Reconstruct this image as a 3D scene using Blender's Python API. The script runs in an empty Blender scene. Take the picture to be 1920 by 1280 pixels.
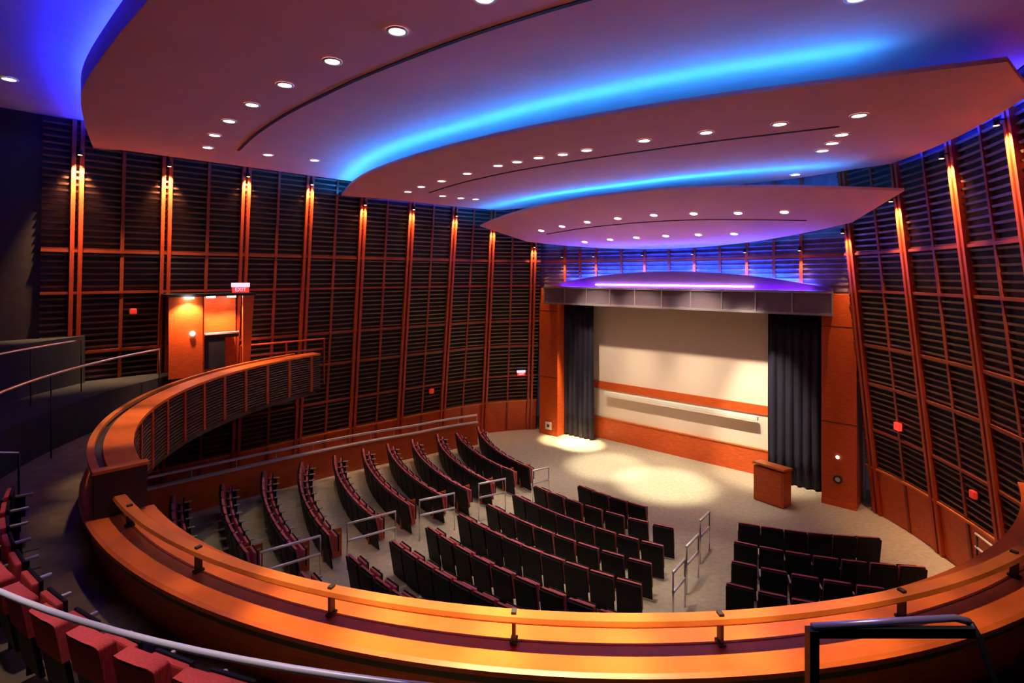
import bpy, bmesh, math, random
from mathutils import Vector, Matrix
random.seed(4)
SC = bpy.context.scene
COL = SC.collection
# ------------------------------------------------------------------ place
# world: camera stands over (0,0), looks along +Y.  (s, l): s = metres from the screen wall, l = sideways along it
S0 = (6.65, 21.35); DD = (-.749, .663); NN = (-.663, -.749); CB = (1.04, 13.4)
def XY(s, l): return (S0[0] + s*NN[0] + l*DD[0], S0[1] + s*NN[1] + l*DD[1])
def SL(x, y):
    a, b = x-S0[0], y-S0[1]
    return a*NN[0]+b*NN[1], a*DD[0]+b*DD[1]
def V(s, l, z): x, y = XY(s, l); return Vector((x, y, z))
def PC(r, deg, z=0.): a = math.radians(deg); return Vector((CB[0]+r*math.cos(a), CB[1]+r*math.sin(a), z))
def ZF(s): return .05*max(0., s-7.)
ROT_STAGE = math.atan2(NN[1], NN[0])     # yaw whose local +X is the direction from stage to house

# ------------------------------------------------------------------ materials
def mat(name, col, rough=.5, metal=0., bump=0., scale=8., stretch=(1, 1, 1), var=0., emit=None, power=0., spec=.5, coat=0.):
    m = bpy.data.materials.new(name); m.use_nodes = True
    nt = m.node_tree; b = nt.nodes['Principled BSDF']
    b.inputs['Base Color'].default_value = (*col, 1); b.inputs['Roughness'].default_value = rough
    b.inputs['Metallic'].default_value = metal; b.inputs['Specular IOR Level'].default_value = spec
    b.inputs['Coat Weight'].default_value = coat
    if emit:
        b.inputs['Emission Color'].default_value = (*emit, 1); b.inputs['Emission Strength'].default_value = power
    if bump or var:
        tc = nt.nodes.new('ShaderNodeTexCoord'); mp = nt.nodes.new('ShaderNodeMapping'); no = nt.nodes.new('ShaderNodeTexNoise')
        mp.inputs['Scale'].default_value = stretch; no.inputs['Scale'].default_value = scale; no.inputs['Detail'].default_value = 5
        nt.links.new(tc.outputs['Object'], mp.inputs['Vector']); nt.links.new(mp.outputs['Vector'], no.inputs['Vector'])
        if var:
            r = nt.nodes.new('ShaderNodeValToRGB')
            r.color_ramp.elements[0].position = .3; r.color_ramp.elements[1].position = .7
            r.color_ramp.elements[0].color = (*[c*(1-var) for c in col], 1); r.color_ramp.elements[1].color = (*[min(1, c*(1+var)) for c in col], 1)
            nt.links.new(no.outputs['Fac'], r.inputs['Fac']); nt.links.new(r.outputs['Color'], b.inputs['Base Color'])
        if bump:
            bu = nt.nodes.new('ShaderNodeBump'); bu.inputs['Strength'].default_value = bump; bu.inputs['Distance'].default_value = .02
            nt.links.new(no.outputs['Fac'], bu.inputs['Height']); nt.links.new(bu.outputs['Normal'], b.inputs['Normal'])
    return m
M = dict(
    cherry=mat('cherry_wood', (.62, .10, .018), .42, var=.22, scale=5, stretch=(1, 1, 9), spec=.35),
    ledge=mat('ledge_wood', (.70, .135, .02), .4, var=.16, scale=2.2, stretch=(1, 1, 12), spec=.4),
    rail_wood=mat('rail_wood', (.66, .16, .03), .35, var=.12, scale=4, spec=.5),
    rib=mat('rib_wood', (.46, .050, .008), .5, var=.15, scale=4, stretch=(6, 6, .6)),
    slat=mat('slat_wood', (.13, .058, .043), .42, var=.3, scale=3, stretch=(1, 1, 10)),
    rib_shaded=mat('shaded_rib_wood', (.27, .036, .010), .5, var=.15, scale=4, stretch=(6, 6, .6)),  # same rib wood darkened: shade on unlit ribs and bands painted in
    backing=mat('wall_backing', (.022, .012, .011), .8, var=.3, scale=6),
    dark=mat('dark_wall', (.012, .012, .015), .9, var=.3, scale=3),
    black=mat('black_metal', (.01, .01, .012), .5),
    plaster=mat('ceiling_plaster', (.80, .39, .42), .85, var=.04, scale=1.2),
    ceil=mat('upper_ceiling', (.5, .5, .6), .9, var=.08, scale=1),
    slotm=mat('reveal_slot', (.03, .01, .012), .8),
    carpet=mat('carpet', (.43, .37, .27), .95, bump=.2, var=.12, scale=9),
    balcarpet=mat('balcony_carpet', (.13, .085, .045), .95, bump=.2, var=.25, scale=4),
    shell=mat('seat_shell', (.005, .005, .011), .6, spec=.25, var=.2, scale=9),
    fabric=mat('seat_fabric', (.50, .11, .125), .85, bump=.3, var=.15, scale=40),
    redfab=mat('balcony_seat_fabric', (.62, .06, .045), .85, bump=.4, var=.2, scale=30, stretch=(3, 3, .4)),
    arm=mat('armrest', (.60, .50, .47), .4),
    chrome=mat('brushed_rail', (.75, .72, .76), .28, 1.),
    railviolet=mat('violet_sheen_rail', (.6, .5, .85), .3, .6),  # violet highlight put into the rail's base colour
    railwhite=mat('pale_rail', (.85, .82, .88), .35, .3),
    rodm=mat('satin_metal', (.8, .78, .82), .3, .8),
    curtain=mat('curtain_cloth', (.013, .012, .034), .8, var=.2, scale=8),
    screen=mat('screen_cloth', (.84, .68, .57), .9, var=.01, scale=2),
    mesh=mat('valance_mesh', (.22, .16, .21), .45, .4, bump=.3, var=.25, scale=30),
    white=mat('white_paint', (.8, .78, .74), .5),
    header=mat('header_violet_light', (.20, .07, .34), .7, var=.05),  # violet light on the arch board put into its base colour
    lamp=mat('lamp_lens', (1, 1, 1), .5, emit=(1, .93, .88), power=14),
    warm=mat('washer_lens', (1, .7, .4), .5, emit=(1, .45, .14), power=14),
    blue=mat('blue_strip', (.1, .2, 1), .5, emit=(.01, .28, 1.), power=66),
    deep=mat('deep_blue_strip', (.1, .1, 1), .5, emit=(.01, .022, 1.), power=110),
    hdrblue=mat('header_strip', (.1, .1, 1), .5, emit=(.015, .07, 1.), power=170),
    greyslat=mat('upper_slat', (.22, .15, .20), .5, var=.3, scale=3),  # slat wood made paler and greyer to stand in for stronger blue light
    violet=mat('violet_strip', (.3, .1, 1), .5, emit=(.22, .03, 1.), power=45),
    tube=mat('tube_lamp', (1, 1, 1), .5, emit=(1, .9, .97), power=5),
    tubehot=mat('tube_hot', (1, 1, 1), .5, emit=(1, .9, .97), power=10),
    red=mat('red_lamp', (.8, .02, .02), .5, emit=(1, .03, .02), power=1.2),
    dimred=mat('dim_red_lamp', (.5, .02, .02), .5, emit=(1, .04, .02), power=.22),
    signwhite=mat('sign_white', (.9, .8, .9), .5, emit=(.9, .6, 1), power=.9),
    charcoal=mat('charcoal', (.03, .03, .03), .5),
)
# ------------------------------------------------------------------ helpers
def obj(name, bm, m, parent=None, smooth=False, **kw):
    me = bpy.data.meshes.new(name); bmesh.ops.recalc_face_normals(bm, faces=bm.faces); bm.to_mesh(me); bm.free()
    me.materials.append(M[m])
    if smooth:
        for p in me.polygons: p.use_smooth = True
    o = bpy.data.objects.new(name, me); COL.objects.link(o)
    if parent: o.parent = parent
    for k, v in kw.items(): o[k] = v
    return o
def thing(name, label, cat, loc=(0, 0, 0), rz=0., group=None):
    o = bpy.data.objects.new(name, None); COL.objects.link(o)
    o.location = loc; o.rotation_euler = (0, 0, rz); o['label'] = label; o['category'] = cat; o.empty_display_size = .1
    if group: o['group'] = group
    return o
def tag(o, label, cat, group=None):
    o['label'] = label; o['category'] = cat
    if group: o['group'] = group
    return o
def struct(name, bm, m, smooth=False):
    return obj(name, bm, m, None, smooth, kind='structure')
def box(bm, x0, x1, y0, y1, z0, z1, mtx=None):
    vs = [bm.verts.new(Vector(p)) for p in ((x0,y0,z0),(x1,y0,z0),(x1,y1,z0),(x0,y1,z0),(x0,y0,z1),(x1,y0,z1),(x1,y1,z1),(x0,y1,z1))]
    for f in ((0,3,2,1),(4,5,6,7),(0,1,5,4),(1,2,6,5),(2,3,7,6),(3,0,4,7)): bm.faces.new([vs[i] for i in f])
    if mtx: bmesh.ops.transform(bm, matrix=mtx, verts=vs)
    return vs
def BX(*a, bev=0.):
    bm = bmesh.new(); box(bm, *a)
    if bev: bmesh.ops.bevel(bm, geom=bm.edges[:], offset=bev, segments=2, affect='EDGES', profile=.6)
    return bm
def slbox(bm, s0, s1, l0, l1, z0, z1):
    P = [V(s, l, z) for z in (z0, z1) for s, l in ((s0,l0),(s1,l0),(s1,l1),(s0,l1))]
    vs = [bm.verts.new(p) for p in P]
    for f in ((0,3,2,1),(4,5,6,7),(0,1,5,4),(1,2,6,5),(2,3,7,6),(3,0,4,7)): bm.faces.new([vs[i] for i in f])
def tube(bm, pts, r, n=8, closed=False):
    pts = [Vector(p) for p in pts]; rings = []
    for i, p in enumerate(pts):
        if i == 0: t = pts[1]-p
        elif i == len(pts)-1: t = p-pts[i-1]
        else: t = (pts[i+1]-p).normalized()+(p-pts[i-1]).normalized()
        t.normalize(); up = Vector((0, 0, 1)) if abs(t.z) < .9 else Vector((1, 0, 0))
        a = t.cross(up).normalized(); b = a.cross(t)
        rings.append([bm.verts.new(p+a*r*math.cos(2*math.pi*k/n)+b*r*math.sin(2*math.pi*k/n)) for k in range(n)])
    for i in range(len(rings)-1):
        for k in range(n): bm.faces.new((rings[i][k], rings[i][(k+1) % n], rings[i+1][(k+1) % n], rings[i+1][k]))
    bm.faces.new(rings[0]); bm.faces.new(rings[-1][::-1])
def sweep(bm, frames, prof):
    """frames: list of (origin, side vector, up vector); prof: closed polygon of (side, up)"""
    R = [[bm.verts.new(o+a*u+b*v) for u, v in prof] for o, a, b in frames]
    n = len(prof)
    for i in range(len(R)-1):
        for k in range(n): bm.faces.new((R[i][k], R[i][(k+1) % n], R[i+1][(k+1) % n], R[i+1][k]))
    bm.faces.new(R[0]); bm.faces.new(R[-1][::-1])
UP = Vector((0, 0, 1))
def ringframes(a0, a1, z=0., step=1.5):
    n = max(2, int(abs(a1-a0)/step)+1); out = []
    for i in range(n+1):
        a = a0+(a1-a0)*i/n; d = Vector((math.cos(math.radians(a)), math.sin(math.radians(a)), 0))
        out.append((Vector((CB[0], CB[1], z)), d, UP))
    return out
def ringsolid(a0, a1, prof, step=1.5):       # prof in (radius, z)
    bm = bmesh.new(); sweep(bm, ringframes(a0, a1, 0, step), prof); return bm
def disc(bm, r, z, n=24):
    bm.faces.new([bm.verts.new((r*math.cos(2*math.pi*k/n), r*math.sin(2*math.pi*k/n), z)) for k in range(n)])
def spot(name, loc, target, power, angle, col=(1, .8, .6), blend=.7, size=.06, parent=None):
    l = bpy.data.lights.new(name, 'SPOT'); l.energy = power; l.spot_size = math.radians(angle); l.spot_blend = blend
    l.color = col; l.shadow_soft_size = size
    o = bpy.data.objects.new(name, l); COL.objects.link(o); o.location = loc
    d = Vector(target)-Vector(loc); o.rotation_euler = d.to_track_quat('-Z', 'Y').to_euler()
    return o
def copytree(o, parent=None):
    c = o.copy(); COL.objects.link(c)
    if parent: c.parent = parent
    for ch in list(o.children): copytree(ch, c)
    return c
ORD = 'zeroth first second third fourth fifth sixth seventh eighth ninth tenth eleventh twelfth thirteenth fourteenth fifteenth sixteenth seventeenth eighteenth nineteenth twentieth'.split()
def ordn(i): return ORD[i] if i < len(ORD) else ('twenty-' + ORD[i-20] if i < 30 else 'thirtieth' if i == 30 else 'thirty-' + ORD[i-30])

# ------------------------------------------------------------------ room shell
CP = [(1.1,6.2),(2.4,7.1),(4.2,7.8),(7.8,8.3),(10.4,8.6),(14,8.8),(17,9.0),(20,8.8),(23,7.5),(25.2,4.5),(26.2,0),(26.2,-4),(25.4,-8),(23,-11),(20,-12),(15,-11.8),(10,-11),(5.8,-9.6),(2.7,-7.7),(1.1,-6.2)]
def catmull(P, n=12):
    Q = [(2*P[0][0]-P[1][0], 2*P[0][1]-P[1][1])]+P+[(2*P[-1][0]-P[-2][0], 2*P[-1][1]-P[-2][1])]; o = []
    for i in range(1, len(Q)-2):
        a, b, c, d = Q[i-1:i+3]
        for j in range(n):
            t = j/n; o.append(tuple(.5*(2*b[k]+(c[k]-a[k])*t+(2*a[k]-5*b[k]+4*c[k]-d[k])*t*t+(3*b[k]-a[k]-3*c[k]+d[k])*t**3) for k in (0, 1)))
    o.append(P[-1]); return o
WP = [XY(*p) for p in catmull(CP)]
WL = [0.]
for i in range(1, len(WP)): WL.append(WL[-1]+math.dist(WP[i], WP[i-1]))
ULEN = WL[-1]
_cx = Vector((*XY(13, -1.2), 0))
def wall(u, z, inset=0.):
    """point on the leaning room wall, u metres along its run; inset moves it into the room"""
    i = 0
    while i < len(WL)-2 and WL[i+1] < u: i += 1
    t = (u-WL[i])/(WL[i+1]-WL[i]); a, b = WP[i], WP[i+1]
    x = a[0]+(b[0]-a[0])*t; y = a[1]+(b[1]-a[1])*t
    j0, j1 = max(0, i-2), min(len(WP)-1, i+3)
    tx, ty = WP[j1][0]-WP[j0][0], WP[j1][1]-WP[j0][1]; m = math.hypot(tx, ty); n = Vector((-ty/m, tx/m, 0))
    if (Vector((x, y, 0))-_cx).dot(n) < 0: n = -n
    return Vector((x, y, z))+n*(.11*(5.1-z)-inset), n, Vector((tx/m, ty/m, 0))
ZT = 11.2
def strip(u0, u1, z0, z1, inset=0., du=.55, nz=1):
    bm = bmesh.new(); n = max(1, int((u1-u0)/du)); G = []
    for i in range(n+1):
        u = u0+(u1-u0)*i/n; G.append([bm.verts.new(wall(u, z0+(z1-z0)*k/nz, inset)[0]) for k in range(nz+1)])
    for i in range(n):
        for k in range(nz): bm.faces.new((G[i][k], G[i+1][k], G[i+1][k+1], G[i][k+1]))
    return bm
def addsolid(bm, u0, u1, zb, zt, i0, i1, du=.6):
    """curved bar on the wall between insets i0 (back) and i1 (front)"""
    n = max(1, int((u1-u0)/du)); R = []
    for i in range(n+1):
        u = u0+(u1-u0)*i/n
        R.append([bm.verts.new(wall(u, zz, ii)[0]) for zz, ii in ((zb, i0), (zb, i1), (zt, i1), (zt, i0))])
    for i in range(n):
        for k in range(4): bm.faces.new((R[i][k], R[i][(k+1) % 4], R[i+1][(k+1) % 4], R[i+1][k]))
    bm.faces.new(R[0]); bm.faces.new(R[-1][::-1])
UL, UR = 19.5, ULEN-14.0
struct('wall_left', strip(0, UL, 0, ZT), 'backing')
struct('wall_rear', strip(UL, UR, 0, ZT), 'dark')
struct('wall_right', strip(UR, ULEN, 0, ZT), 'backing')
def slats(u0, u1, z0, z1):
    bm = bmesh.new(); z = z0; n = max(1, int((u1-u0)/.55))
    while z < z1:
        R = []
        for i in range(n+1):
            u = u0+(u1-u0)*i/n
            R.append([bm.verts.new(wall(u, zz, ii)[0]) for zz, ii in ((z, .005), (z, .06), (z+.05, .075), (z+.05, .005))])
        for i in range(n):
            for k in range(3): bm.faces.new((R[i][k], R[i][k+1], R[i+1][k+1], R[i+1][k]))
        z += .165
    return bm
o = struct('wall_left_slats', slats(.05, 17.6, 1.45, ZT-.05), 'slat'); o.name = 'trim_1'
o = struct('trim_2', slats(ULEN-14, ULEN-.05, 1.45, ZT-.05), 'slat')
tn = [3]
def trim(bm, m='rib'):
    o = struct('trim_%d' % tn[0], bm, m); tn[0] += 1; return o
LEFT_LIT = [.4, 2.5, 4.55, 6.62, 8.65, 10.7, 12.75, 14.85, 16.9]
RIGHT_LIT = [ULEN-(.35+2.27*k) for k in range(5)]
def rib(u, w, d, pair=False):
    bm = bmesh.new()
    for du in ((-.085, .085) if pair else (0,)):
        P = []
        for z in (.02, 5.6, ZT-.02):
            p, n, t = wall(u, z, 0.); a = p+t*(du-w/2); b = p+t*(du+w/2)
            P.append([bm.verts.new(q) for q in (a-n*.0, a-n*d, b-n*d, b-n*.0)])
        for i in range(2):
            for k in range(4): bm.faces.new((P[i][k], P[i][(k+1) % 4], P[i+1][(k+1) % 4], P[i+1][k]))
        bm.faces.new(P[0]); bm.faces.new(P[-1][::-1])
    return bm
for u in LEFT_LIT+RIGHT_LIT: trim(rib(u, .09, .14, True))
for u in [x+1.03 for x in LEFT_LIT[:-1]]+[x-1.13 for x in RIGHT_LIT]: trim(rib(u, .08, .09), 'rib_shaded')
for z in (2.6, 4.0, 5.15, 6.75, 7.85):
    for u0, u1 in ((.05, 17.6), (ULEN-13, ULEN-.05)):
        bm = bmesh.new(); addsolid(bm, u0, u1, z-.035, z+.035, 0, .10); trim(bm, 'rib_shaded')
for u0, u1 in ((.05, 18.5), (ULEN-13, ULEN-.05)):
    bm = bmesh.new(); addsolid(bm, u0, u1, .0, 1.38, 0, .05); trim(bm, 'cherry')
    bm = bmesh.new(); addsolid(bm, u0, u1, 1.38, 1.44, 0, .12); trim(bm, 'rail_wood')
# floor: flat by the stage, then a gentle rake
bm = bmesh.new(); G = []
ss = [-1, 7, 12, 27]
for s in ss: G.append([bm.verts.new(V(s, l, ZF(s))) for l in (-14.5, -5, 5, 11)])
for i in range(3):
    for k in range(3): bm.faces.new((G[i][k], G[i+1][k], G[i+1][k+1], G[i][k+1]))
struct('floor', bm, 'carpet')
bm = bmesh.new()
bm.faces.new([bm.verts.new((*XY(*p), ZT)) for p in ((-1.5, -10), (-1.5, 10), (8, 11), (27, 11), (28, -4), (27, -14), (8, -13))])
struct('ceiling', bm, 'ceil')
bm = bmesh.new()   # thin dark joint in the upper ceiling
box(bm, -12.5, -7.5, -.02, .02, ZT-.02, ZT-.004, Matrix.Translation((0, 0, 0)) @ Matrix.Translation((-1, 13.3, 0)) @ Matrix.Rotation(-.18, 4, 'Z'))
trim(bm, 'slotm')
# stage end: screen wall, piers, upper slatted wall
bm = bmesh.new(); slbox(bm, -.25, 0, -6.3, 6.3, 0, 7.0); struct('wall_stage', bm, 'screen')
bm = bmesh.new(); slbox(bm, .0, 1.0, -6.2, 6.2, 6.66, 6.70); trim(bm, 'backing')  # unseen slab added to keep the blue strip's light off the screen
bm = bmesh.new()
def frontpt(l, z, inset=0.): return V(.12+.95*(abs(l)/6.25)**2.2+inset, l, z)
LS = [-6.3+12.6*i/28 for i in range(29)]
A = [[bm.verts.new(frontpt(l, z)) for z in (6.62, ZT)] for l in LS]
for i in range(28): bm.faces.new((A[i][0], A[i+1][0], A[i+1][1], A[i][1]))
struct('wall_front', bm, 'greyslat')
bm = bmesh.new(); z = 6.9
while z < 9.6:
    A = [[bm.verts.new(frontpt(l, zz, ii)) for zz, ii in ((z, .005), (z, .05), (z+.05, .06), (z+.05, .005))] for l in LS]
    for i in range(28):
        for k in range(3): bm.faces.new((A[i][k], A[i][k+1], A[i+1][k+1], A[i+1][k]))
    z += .165
trim(bm, 'greyslat')
FRONT_LIT = [5.0, 3.55, 1.35, -.75, -2.75, -4.6]
for l in (5.0, 3.55, 1.35, -.75, -2.75, -4.6, 4.3, 2.4, .3, -1.75, -3.7):
    bm = bmesh.new(); p = frontpt(l, 0, 0); s, _ = SL(p.x, p.y); slbox(bm, s, s+.09, l-.05, l+.05, 6.7, ZT-.1); trim(bm)
bm = bmesh.new()
A = [[bm.verts.new(frontpt(l, zz, ii)) for zz, ii in ((7.8, 0), (7.8, .08), (7.89, .08), (7.89, 0))] for l in LS]
for i in range(28):
    for k in range(4): bm.faces.new((A[i][k], A[i][(k+1) % 4], A[i+1][(k+1) % 4], A[i+1][k]))
trim(bm)
# proscenium piers
def pier(l0, l1, label):
    t = thing('proscenium_pier', label, 'pillar', V(1.0, (l0+l1)/2, 0), ROT_STAGE, 'orange wooden piers framing the stage')
    h = abs(l1-l0)/2
    obj('shaft', BX(-.9, .18, -h, h, 0, 6.64, bev=.008), 'cherry', t)
    obj('plinth', BX(.18, .20, -h, h, 0, .18), 'cherry', t)
    bm = bmesh.new(); box(bm, .181, .186, -h, h, 5.6, 5.62); box(bm, .181, .186, -h, h, 2.6, 2.62); obj('joint_line', bm, 'slotm', t)
    return t
pier(5.12, 6.15, 'orange wooden stage pier beside the curtain farther from the lectern')
pier(-6.25, -5.3, 'orange wooden stage pier standing behind the lectern and right curtain')
t = thing('wall_speaker', 'small square white panel low on the far stage pier', 'wall panel', V(1.2, 5.6, .42), ROT_STAGE)
obj('face_plate', BX(0, .04, -.17, .17, -.17, .17, bev=.01), 'white', t)
bm = bmesh.new(); box(bm, .04, .05, -.06, .06, -.06, .06); obj('grille', bm, 'charcoal', t)
t = thing('pier_lamp', 'tiny round white lamp on the pier behind the lectern', 'lamp', V(1.21, -5.75, 1.55), ROT_STAGE)
bm = bmesh.new(); bmesh.ops.create_uvsphere(bm, u_segments=14, v_segments=8, radius=.055, matrix=Matrix.Scale(.5, 4, (1, 0, 0))); obj('globe', bm, 'tube', t, True)
bm = bmesh.new(); bmesh.ops.create_cone(bm, cap_ends=True, segments=20, radius1=.07, radius2=.07, depth=.02, matrix=Matrix.Rotation(math.pi/2, 4, 'Y')); obj('back_plate', bm, 'black', t)
t = thing('round_vent', 'dark round plate below the tiny lamp on the pier behind the lectern', 'vent', V(1.20, -5.75, .85), ROT_STAGE)
bm = bmesh.new(); bmesh.ops.create_cone(bm, cap_ends=True, segments=24, radius1=.13, radius2=.13, depth=.03, matrix=Matrix.Rotation(math.pi/2, 4, 'Y')); obj('rim', bm, 'charcoal', t)
bm = bmesh.new(); bmesh.ops.create_cone(bm, cap_ends=True, segments=20, radius1=.07, radius2=.07, depth=.04, matrix=Matrix.Rotation(math.pi/2, 4, 'Y')); obj('hub', bm, 'rodm', t)
# screen wall trim and weight bar
bm = bmesh.new(); slbox(bm, 0, .05, -6, 6, 0, .92); trim(bm, 'cherry')
bm = bmesh.new(); slbox(bm, 0, .08, -6, 6, .92, .96); trim(bm, 'rail_wood')
bm = bmesh.new(); slbox(bm, 0, .04, -6, 6, 2.2, 2.53); trim(bm, 'cherry')
t = thing('projection_screen_bar', 'long pale metal bar hanging across the lit screen wall', 'screen bar', V(.22, .1, 2.08), ROT_STAGE)
obj('bar', BX(-.07, .07, -3.15, 3.15, -.08, .08, bev=.02), 'white', t)
bm = bmesh.new(); box(bm, -.065, .065, -3.19, -3.15, -.065, .065); box(bm, -.065, .065, 3.15, 3.19, -.065, .065); obj('end_cap', bm, 'white', t)
bm = bmesh.new()
for y in (-2.6, 0, 2.6): box(bm, -.21, -.06, y-.02, y+.02, -.03, .02)
obj('wall_bracket', bm, 'charcoal', t)
# curtains
def curtain(l0, l1, s, label):
    lm = (l0+l1)/2
    t = thing('stage_curtain', label, 'curtain', V(s, lm, 0), ROT_STAGE, 'navy stage curtains')
    bm = bmesh.new(); w = abs(l1-l0); n = int(w/.03); R = []
    for i in range(n+1):
        y = -w/2+w*i/n; ph = y*2*math.pi/.27
        R.append([bm.verts.new((.07*math.sin(ph)*(.6+.4*k/6)+.02*math.sin(ph*.37+k), y+.015*math.cos(ph*2), 5.95-5.9*k/6)) for k in range(7)])
    for i in range(n):
        for k in range(6): bm.faces.new((R[i][k], R[i+1][k], R[i+1][k+1], R[i][k+1]))
    o = obj('drape', bm, 'curtain', t, True); m = o.modifiers.new('s', 'SOLIDIFY'); m.thickness = .015
    obj('track', BX(-.04, .04, -w/2, w/2, 5.95, 6.02), 'charcoal', t)
    return t
curtain(3.6, 5.1, .62, 'navy stage curtain hanging beside the pier farther from lectern')
curtain(-5.28, -3.45, .3, 'wider navy stage curtain hanging behind the wooden lectern')
# valance with mesh bays, arched header behind it
t = thing('stage_valance', 'long grey mesh valance with metal frame over the stage opening', 'valance', V(1.34, 0, 5.95), ROT_STAGE)
obj('mesh_panel', BX(-.12, .10, -5.62, 5.62, .05, .72), 'mesh', t)
bm = bmesh.new()
box(bm, .08, .15, -5.68, 5.68, .0, .07); box(bm, .08, .15, -5.68, 5.68, .70, .77)
for k in range(11):
    y = -5.65+1.13*k; box(bm, .09, .14, y-.022, y+.022, .0, .77)
obj('frame', bm, 'rodm', t)
obj('top_shelf', BX(-.14, .10, -5.62, 5.62, .725, .76), 'white', t)
t = thing('arched_header', 'violet lit shallow arch rising above the stage valance', 'header', V(1.0, 0, 6.73), ROT_STAGE)
bm = bmesh.new(); R = []
for i in range(41):
    y = -5.6+11.2*i/40; h = .06+.58*(1-(y/5.6)**2)
    R.append([bm.verts.new(q) for q in ((-.2, y, 0), (.0, y, 0), (.0, y, h), (-.2, y, h))])
for i in range(40):
    for k in range(4): bm.faces.new((R[i][k], R[i][(k+1) % 4], R[i+1][(k+1) % 4], R[i+1][k]))
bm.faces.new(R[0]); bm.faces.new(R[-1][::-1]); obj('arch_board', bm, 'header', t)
obj('header_baffle', BX(-.15, .20, -5.05, 5.05, -.085, -.06), 'backing', t)  # unseen baffle added to stop violet strip light leaking onto the screen
bm = bmesh.new(); tube(bm, [Vector((.06, -3.2+6.4*i/10, .10)) for i in range(11)], .022); obj('tube_lamp', bm, 'tubehot', t)
bm = bmesh.new(); tube(bm, [Vector((.10, -5.0+10.*i/10, -.04)) for i in range(11)], .014, 4); obj('violet_strip', bm, 'violet', t)
bm = bmesh.new()
tube(bm, [Vector((-.27, -5.0+10.*i/12, .03+.45*(1-((-5.0+10.*i/12)/5.6)**2))) for i in range(13)], .035, 6); obj('uplight_strip', bm, 'hdrblue', t)
# lectern
t = thing('lectern', 'orange wooden lectern standing on the carpet near the right curtain', 'lectern', V(2.2, -4.12, 0), ROT_STAGE-.2)
obj('body', BX(-.25, .25, -.48, .48, 0.02, 1.1, bev=.012), 'cherry', t)
bm = bmesh.new(); box(bm, .25, .262, -.43, .43, .1, 1.04); obj('front_panel', bm, 'cherry', t)
vs = bmesh.new(); q = box(vs, -.29, .28, -.51, .51, 1.1, 1.16)
for v in q:
    if v.co.x > 0: v.co.z += .07
obj('top', vs, 'rail_wood', t); obj('plinth', BX(-.22, .22, -.45, .45, 0, .03), 'charcoal', t)

# ------------------------------------------------------------------ ceiling clouds
def ccfun(k):
    return {1: (lambda s: 10.55), 2: (lambda s: 10.05), 3: (lambda s: 8.15+.27*s)}[k]
def wallinset(u, z, ins):
    p, n, t_ = wall(u, z, ins); return (p.x, p.y)
def usamp(u0, u1, st=1.): 
    n = max(1, int(abs(u1-u0)/st)); return [u0+(u1-u0)*i/n for i in range(n+1)]
def cloud(k, rear, lu, ru, front, thick, name_label, strip_mat='blue'):
    """rear: (s,l) left to right; ru/lu: wall runs on either side; front: (s,l) right to left"""
    zf = ccfun(k); pts = [XY(*p) for p in catmull(rear, 6)]; nrear = len(pts)
    pts += [wallinset(u, zf(5), .36) for u in ru]; pts += [XY(*p) for p in front]; pts += [wallinset(u, zf(5), .36) for u in lu]
    t = thing('ceiling_cloud', name_label, 'ceiling panel', (0, 0, 0), 0, 'stepped curved ceiling clouds')
    bm = bmesh.new(); z = [zf(SL(*p)[0]) for p in pts]
    lo = [bm.verts.new((*p, zz)) for p, zz in zip(pts, z)]
    bm.faces.new(lo); obj('underside', bm, 'plaster', t)
    bm = bmesh.new()
    lo = [bm.verts.new((*p, zz)) for p, zz in zip(pts, z)]; hi = [bm.verts.new((*p, zz+thick)) for p, zz in zip(pts, z)]
    mid = [bm.verts.new((*p, zz+thick-(.09 if thick > .2 else .02))) for p, zz in zip(pts, z)]
    n = len(pts)
    for i in range(n): bm.faces.new((lo[i], lo[(i+1) % n], hi[(i+1) % n], hi[i]))
    bm.faces.new(mid); obj('fascia', bm, 'plaster', t)
    cx = sum(p[0] for p in pts)/n; cy = sum(p[1] for p in pts)/n
    def inn(p, d):
        v = Vector((cx-p[0], cy-p[1])); v.normalize(); return p[0]+v.x*d, p[1]+v.y*d
    R = pts[:nrear]
    bm = bmesh.new(); tube(bm, [Vector((*inn(p, .16 if thick > .2 else .26), zf(SL(*p)[0])+thick+(-.03 if thick > .2 else .004))) for p in (R if thick > .2 else R[:-3])], .026, 4); obj('light_strip', bm, strip_mat, t)
    side = [wallinset(u, zf(5), .48) for u in ru]
    if len(side) > 1:
        bm = bmesh.new(); tube(bm, [Vector((*p, zf(SL(*p)[0])+thick+.03)) for p in side], .022, 4); obj('side_light_strip', bm, 'deep', t)
    side = [wallinset(u, zf(5), .48) for u in lu]
    if len(side) > 1:
        bm = bmesh.new(); tube(bm, [Vector((*p, zf(SL(*p)[0])+thick+.03)) for p in side], .022, 4); obj('side_light_strip', bm, 'deep', t)
    return t
def slot(t, k, arc):
    zf = ccfun(k); P = catmull(arc, 6); bm = bmesh.new(); R = []
    for i, (s, l) in enumerate(P):
        R.append([bm.verts.new(V(s+d, l, zf(s)+e)) for d, e in ((-.035, .02), (.035, .02), (.035, -.012), (-.035, -.012))])
    for i in range(len(R)-1):
        for q in range(4): bm.faces.new((R[i][q], R[i][(q+1) % 4], R[i+1][(q+1) % 4], R[i+1][q]))
    obj('reveal_slot', bm, 'slotm', t)
c1 = cloud(1, [(17.15,8.5),(17.8,5.8),(18.3,3.2),(18.45,0.4),(18.45,-2.5),(18.3,-6),(17.7,-9),(17.0,-10.6)], [6,7,8,9,10,11,12,13,14,15,16], [ULEN-u for u in (14.5,13,12,11,10,9,8,7,6)], [(9.5,-5),(9.5,0),(9.5,5)], .40, 'largest and highest curved ceiling cloud, nearest the balcony', 'deep')
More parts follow.
